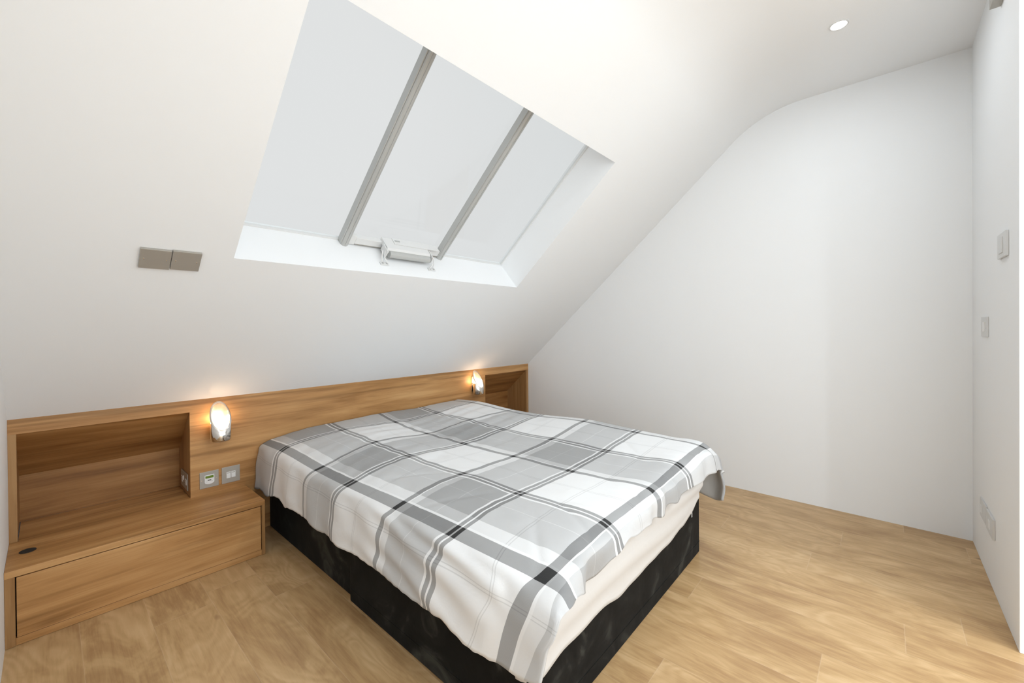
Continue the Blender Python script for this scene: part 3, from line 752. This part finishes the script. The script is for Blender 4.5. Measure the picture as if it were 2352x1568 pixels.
for i in range(nu+1):
    r = []
    for j in range(nvv+1):
        n_ = nrm(i, j); r.append(bm.verts.new(P[i][j]+n_*disp(us[i], vvs[j])))
    vg.append(r)
n_mid = nrm(nu//2, nvv//2)
for i in range(nu):
    for j in range(nvv):
        # ragged hem: drop a few millimetres of cloth following a gentle scallop
        f = bm.faces.new((vg[i][j], vg[i][j+1], vg[i+1][j+1], vg[i+1][j]))
        for lp, (a, b) in zip(f.loops, ((i, j), (i, j+1), (i+1, j+1), (i+1, j))): lp[uvl].uv = (us[a], vvs[b])
for j in range(nvv+1):      # scallop the left hem
    dz = .016*noise.noise(Vector((vvs[j]*8, 0, 0)))+.007*noise.noise(Vector((vvs[j]*25, 4, 0)))
    for i in range(0, 12): vg[i][j].co.z += dz*(1-i/12)**1.5
for i in range(nu+1):       # scallop the foot hem
    dz = .012*noise.noise(Vector((us[i]*11, 7, 0)))+.003*math.sin(us[i]*51)
    for k in range(0, 8): vg[i][nvv-k].co.z += dz*(1-k/8)
bmesh.ops.recalc_face_normals(bm, faces=bm.faces)

def plaid():
    a = N('grey_plaid_cotton'); uv = a.n('UVMap'); uv.uv_map = 'UVMap'
    sep = a.n('SeparateXYZ'); a.l(uv.outputs[0], sep.inputs[0])
    def const(co, base, segs):
        """base value, replaced inside each (start, end, value) band"""
        acc = None
        for x0, x1, val in segs:
            m = a.math('MULTIPLY', a.math('COMPARE', co, (x0+x1)/2, (x1-x0)/2), val-base)
            acc = m if acc is None else a.math('ADD', acc, m)
        return a.math('ADD', acc, base)
    f, wt, pn = .0, 1., .0
    FILL, WL, PIN, LB = .66, 1.12, .83, .90
    def dbl(c, dirn):    # thick white | stripe | thin white | stripe ; dirn=+1: the white lies on the low side
        s = [(-.0305, -.0205, 'w'), (-.0205, -.0035, 's'), (-.0035, .0035, 'w'), (.0035, .0205, 's')]
        return [(c+x0, c+x1, k_) for x0, x1, k_ in s]
    longs = [(-.025, .025, 's'), (.025, .035, 'w'), (.035, .085, 'l'), (.085, .205, 'f'), (.205, .2075, 'm'), (.2075, .3145, 'f')]
    longs += dbl(.345, 1)
    longs += [(.655, .679, 's'), (.679, .684, 'w'), (.684, .718, 'l'), (.718, .835, 'f'), (.835, .8375, 'm'), (.8375, .9695, 'f')]
    longs += dbl(1.0, 1)
    longs += [(1.333, 1.355, 's'), (1.355, 1.360, 'w'), (1.36, 1.395, 'l'), (1.395, 1.75, 'f')]
    pl_ = [(-.131, -.128, 'p'), (-.121, -.118, 'p'), (.505, .5075, 'p'), (.514, .5165, 'p'), (1.165, 1.1675, 'p'), (1.174, 1.1765, 'p')]
    cross = [(-.30, -.10, 'f'), (-.10, -.0305, 'f')] + dbl(0, 1)
    cross += [(.384, .406, 's'), (.406, .411, 'w'), (.411, .440, 'l'), (.440, .545, 'f'), (.545, .5475, 'm'), (.5475, .6695, 'f')] + dbl(.70, 1)
    cross += [(1.033, 1.057, 's'), (1.057, 1.063, 'w'), (1.063, 1.095, 'l'), (1.095, 1.20, 'f'), (1.20, 1.2028, 'm'), (1.2028, 1.3195, 'f')] + dbl(1.35, 1)
    cross += [(1.691, 1.731, 's'), (1.731, 1.738, 'w'), (1.738, 1.775, 'l'), (1.775, 1.99, 'f')]
    pc_ = [(.195, .1975, 'p'), (.204, .2065, 'p'), (.86, .8625, 'p'), (.869, .8715, 'p'), (1.538, 1.5415, 'p'), (1.5485, 1.552, 'p')]
    def build(co, segs, pins):
        tone = const(co, 1., [(x0, x1, {'f': FILL, 'l': LB, 'm': .80}[k_]) for x0, x1, k_ in segs if k_ in 'flm'])
        strp = const(co, 0., [(x0, x1, 1.) for x0, x1, k_ in segs if k_ == 's'])
        wht = const(co, 0., [(x0, x1, 1.) for x0, x1, k_ in segs if k_ == 'w'])
        pin = const(co, 1., [(x0, x1, PIN) for x0, x1, k_ in pins])
        return tone, strp, wht, pin
    tl, sl1, wl, pl1 = build(sep.outputs[0], longs, pl_)
    tc_, sc_, wc, pc1 = build(sep.outputs[1], cross, pc_)
    base = a.math('MULTIPLY', a.math('MULTIPLY', tl, tc_), a.math('MULTIPLY', pl1, pc1))
    # white threads lift whatever is beneath them
    wm = a.math('MAXIMUM', wl, wc)
    base = a.math('ADD', a.math('MULTIPLY', base, a.math('SUBTRACT', 1., a.math('MULTIPLY', wm, .75))), a.math('MULTIPLY', wm, .75*.98))
    any_ = a.math('MULTIPLY', a.math('SUBTRACT', 1., a.math('MULTIPLY', sl1, .56)), a.math('SUBTRACT', 1., a.math('MULTIPLY', sc_, .56)))
    both = a.math('SUBTRACT', 1., a.math('MULTIPLY', a.math('MULTIPLY', sl1, sc_), .80))
    g = a.math('MULTIPLY', base, a.math('MULTIPLY', any_, both))
    # woven twill dots inside the stripes
    wvx = a.math('SINE', a.math('MULTIPLY', a.math('ADD', sep.outputs[0], sep.outputs[1]), 2*PI/.0045))
    wvy = a.math('SINE', a.math('MULTIPLY', a.math('SUBTRACT', sep.outputs[0], sep.outputs[1]), 2*PI/.0045))
    tw = a.math('MULTIPLY', a.math('MULTIPLY', wvx, wvy), a.math('MULTIPLY', a.math('MAXIMUM', sl1, sc_), .07))
    g = a.math('MULTIPLY', g, a.math('ADD', 1., tw))
    cc = a.n('CombineColor'); 
    a.l(a.math('MULTIPLY', g, .86), cc.inputs[0]); a.l(a.math('MULTIPLY', g, .862), cc.inputs[1]); a.l(a.math('MULTIPLY', g, .86), cc.inputs[2])
    a.l(cc.outputs[0], a.b.inputs['Base Color']); a.b.inputs['Roughness'].default_value = .85
    a.b.inputs['Specular IOR Level'].default_value = .2; a.b.inputs['Sheen Weight'].default_value = .08
    nn = a.n('TexNoise', Scale=14., Detail=4., Roughness=.55, Distortion=.9); a.l(uv.outputs[0], nn.inputs['Vector'])
    a.bump(nn.outputs['Fac'], .28, .006)
    return a.m
du = link('duvet', bm, [plaid(), fabric('plain_grey_lining', (.60, .585, .56), .1)], None, True)
tag(du, 'white duvet with grey plaid checks spread over the bed', 'duvet')
md = du.modifiers.new('thickness', 'SOLIDIFY'); md.thickness = .010; md.offset = -1; md.material_offset = 1
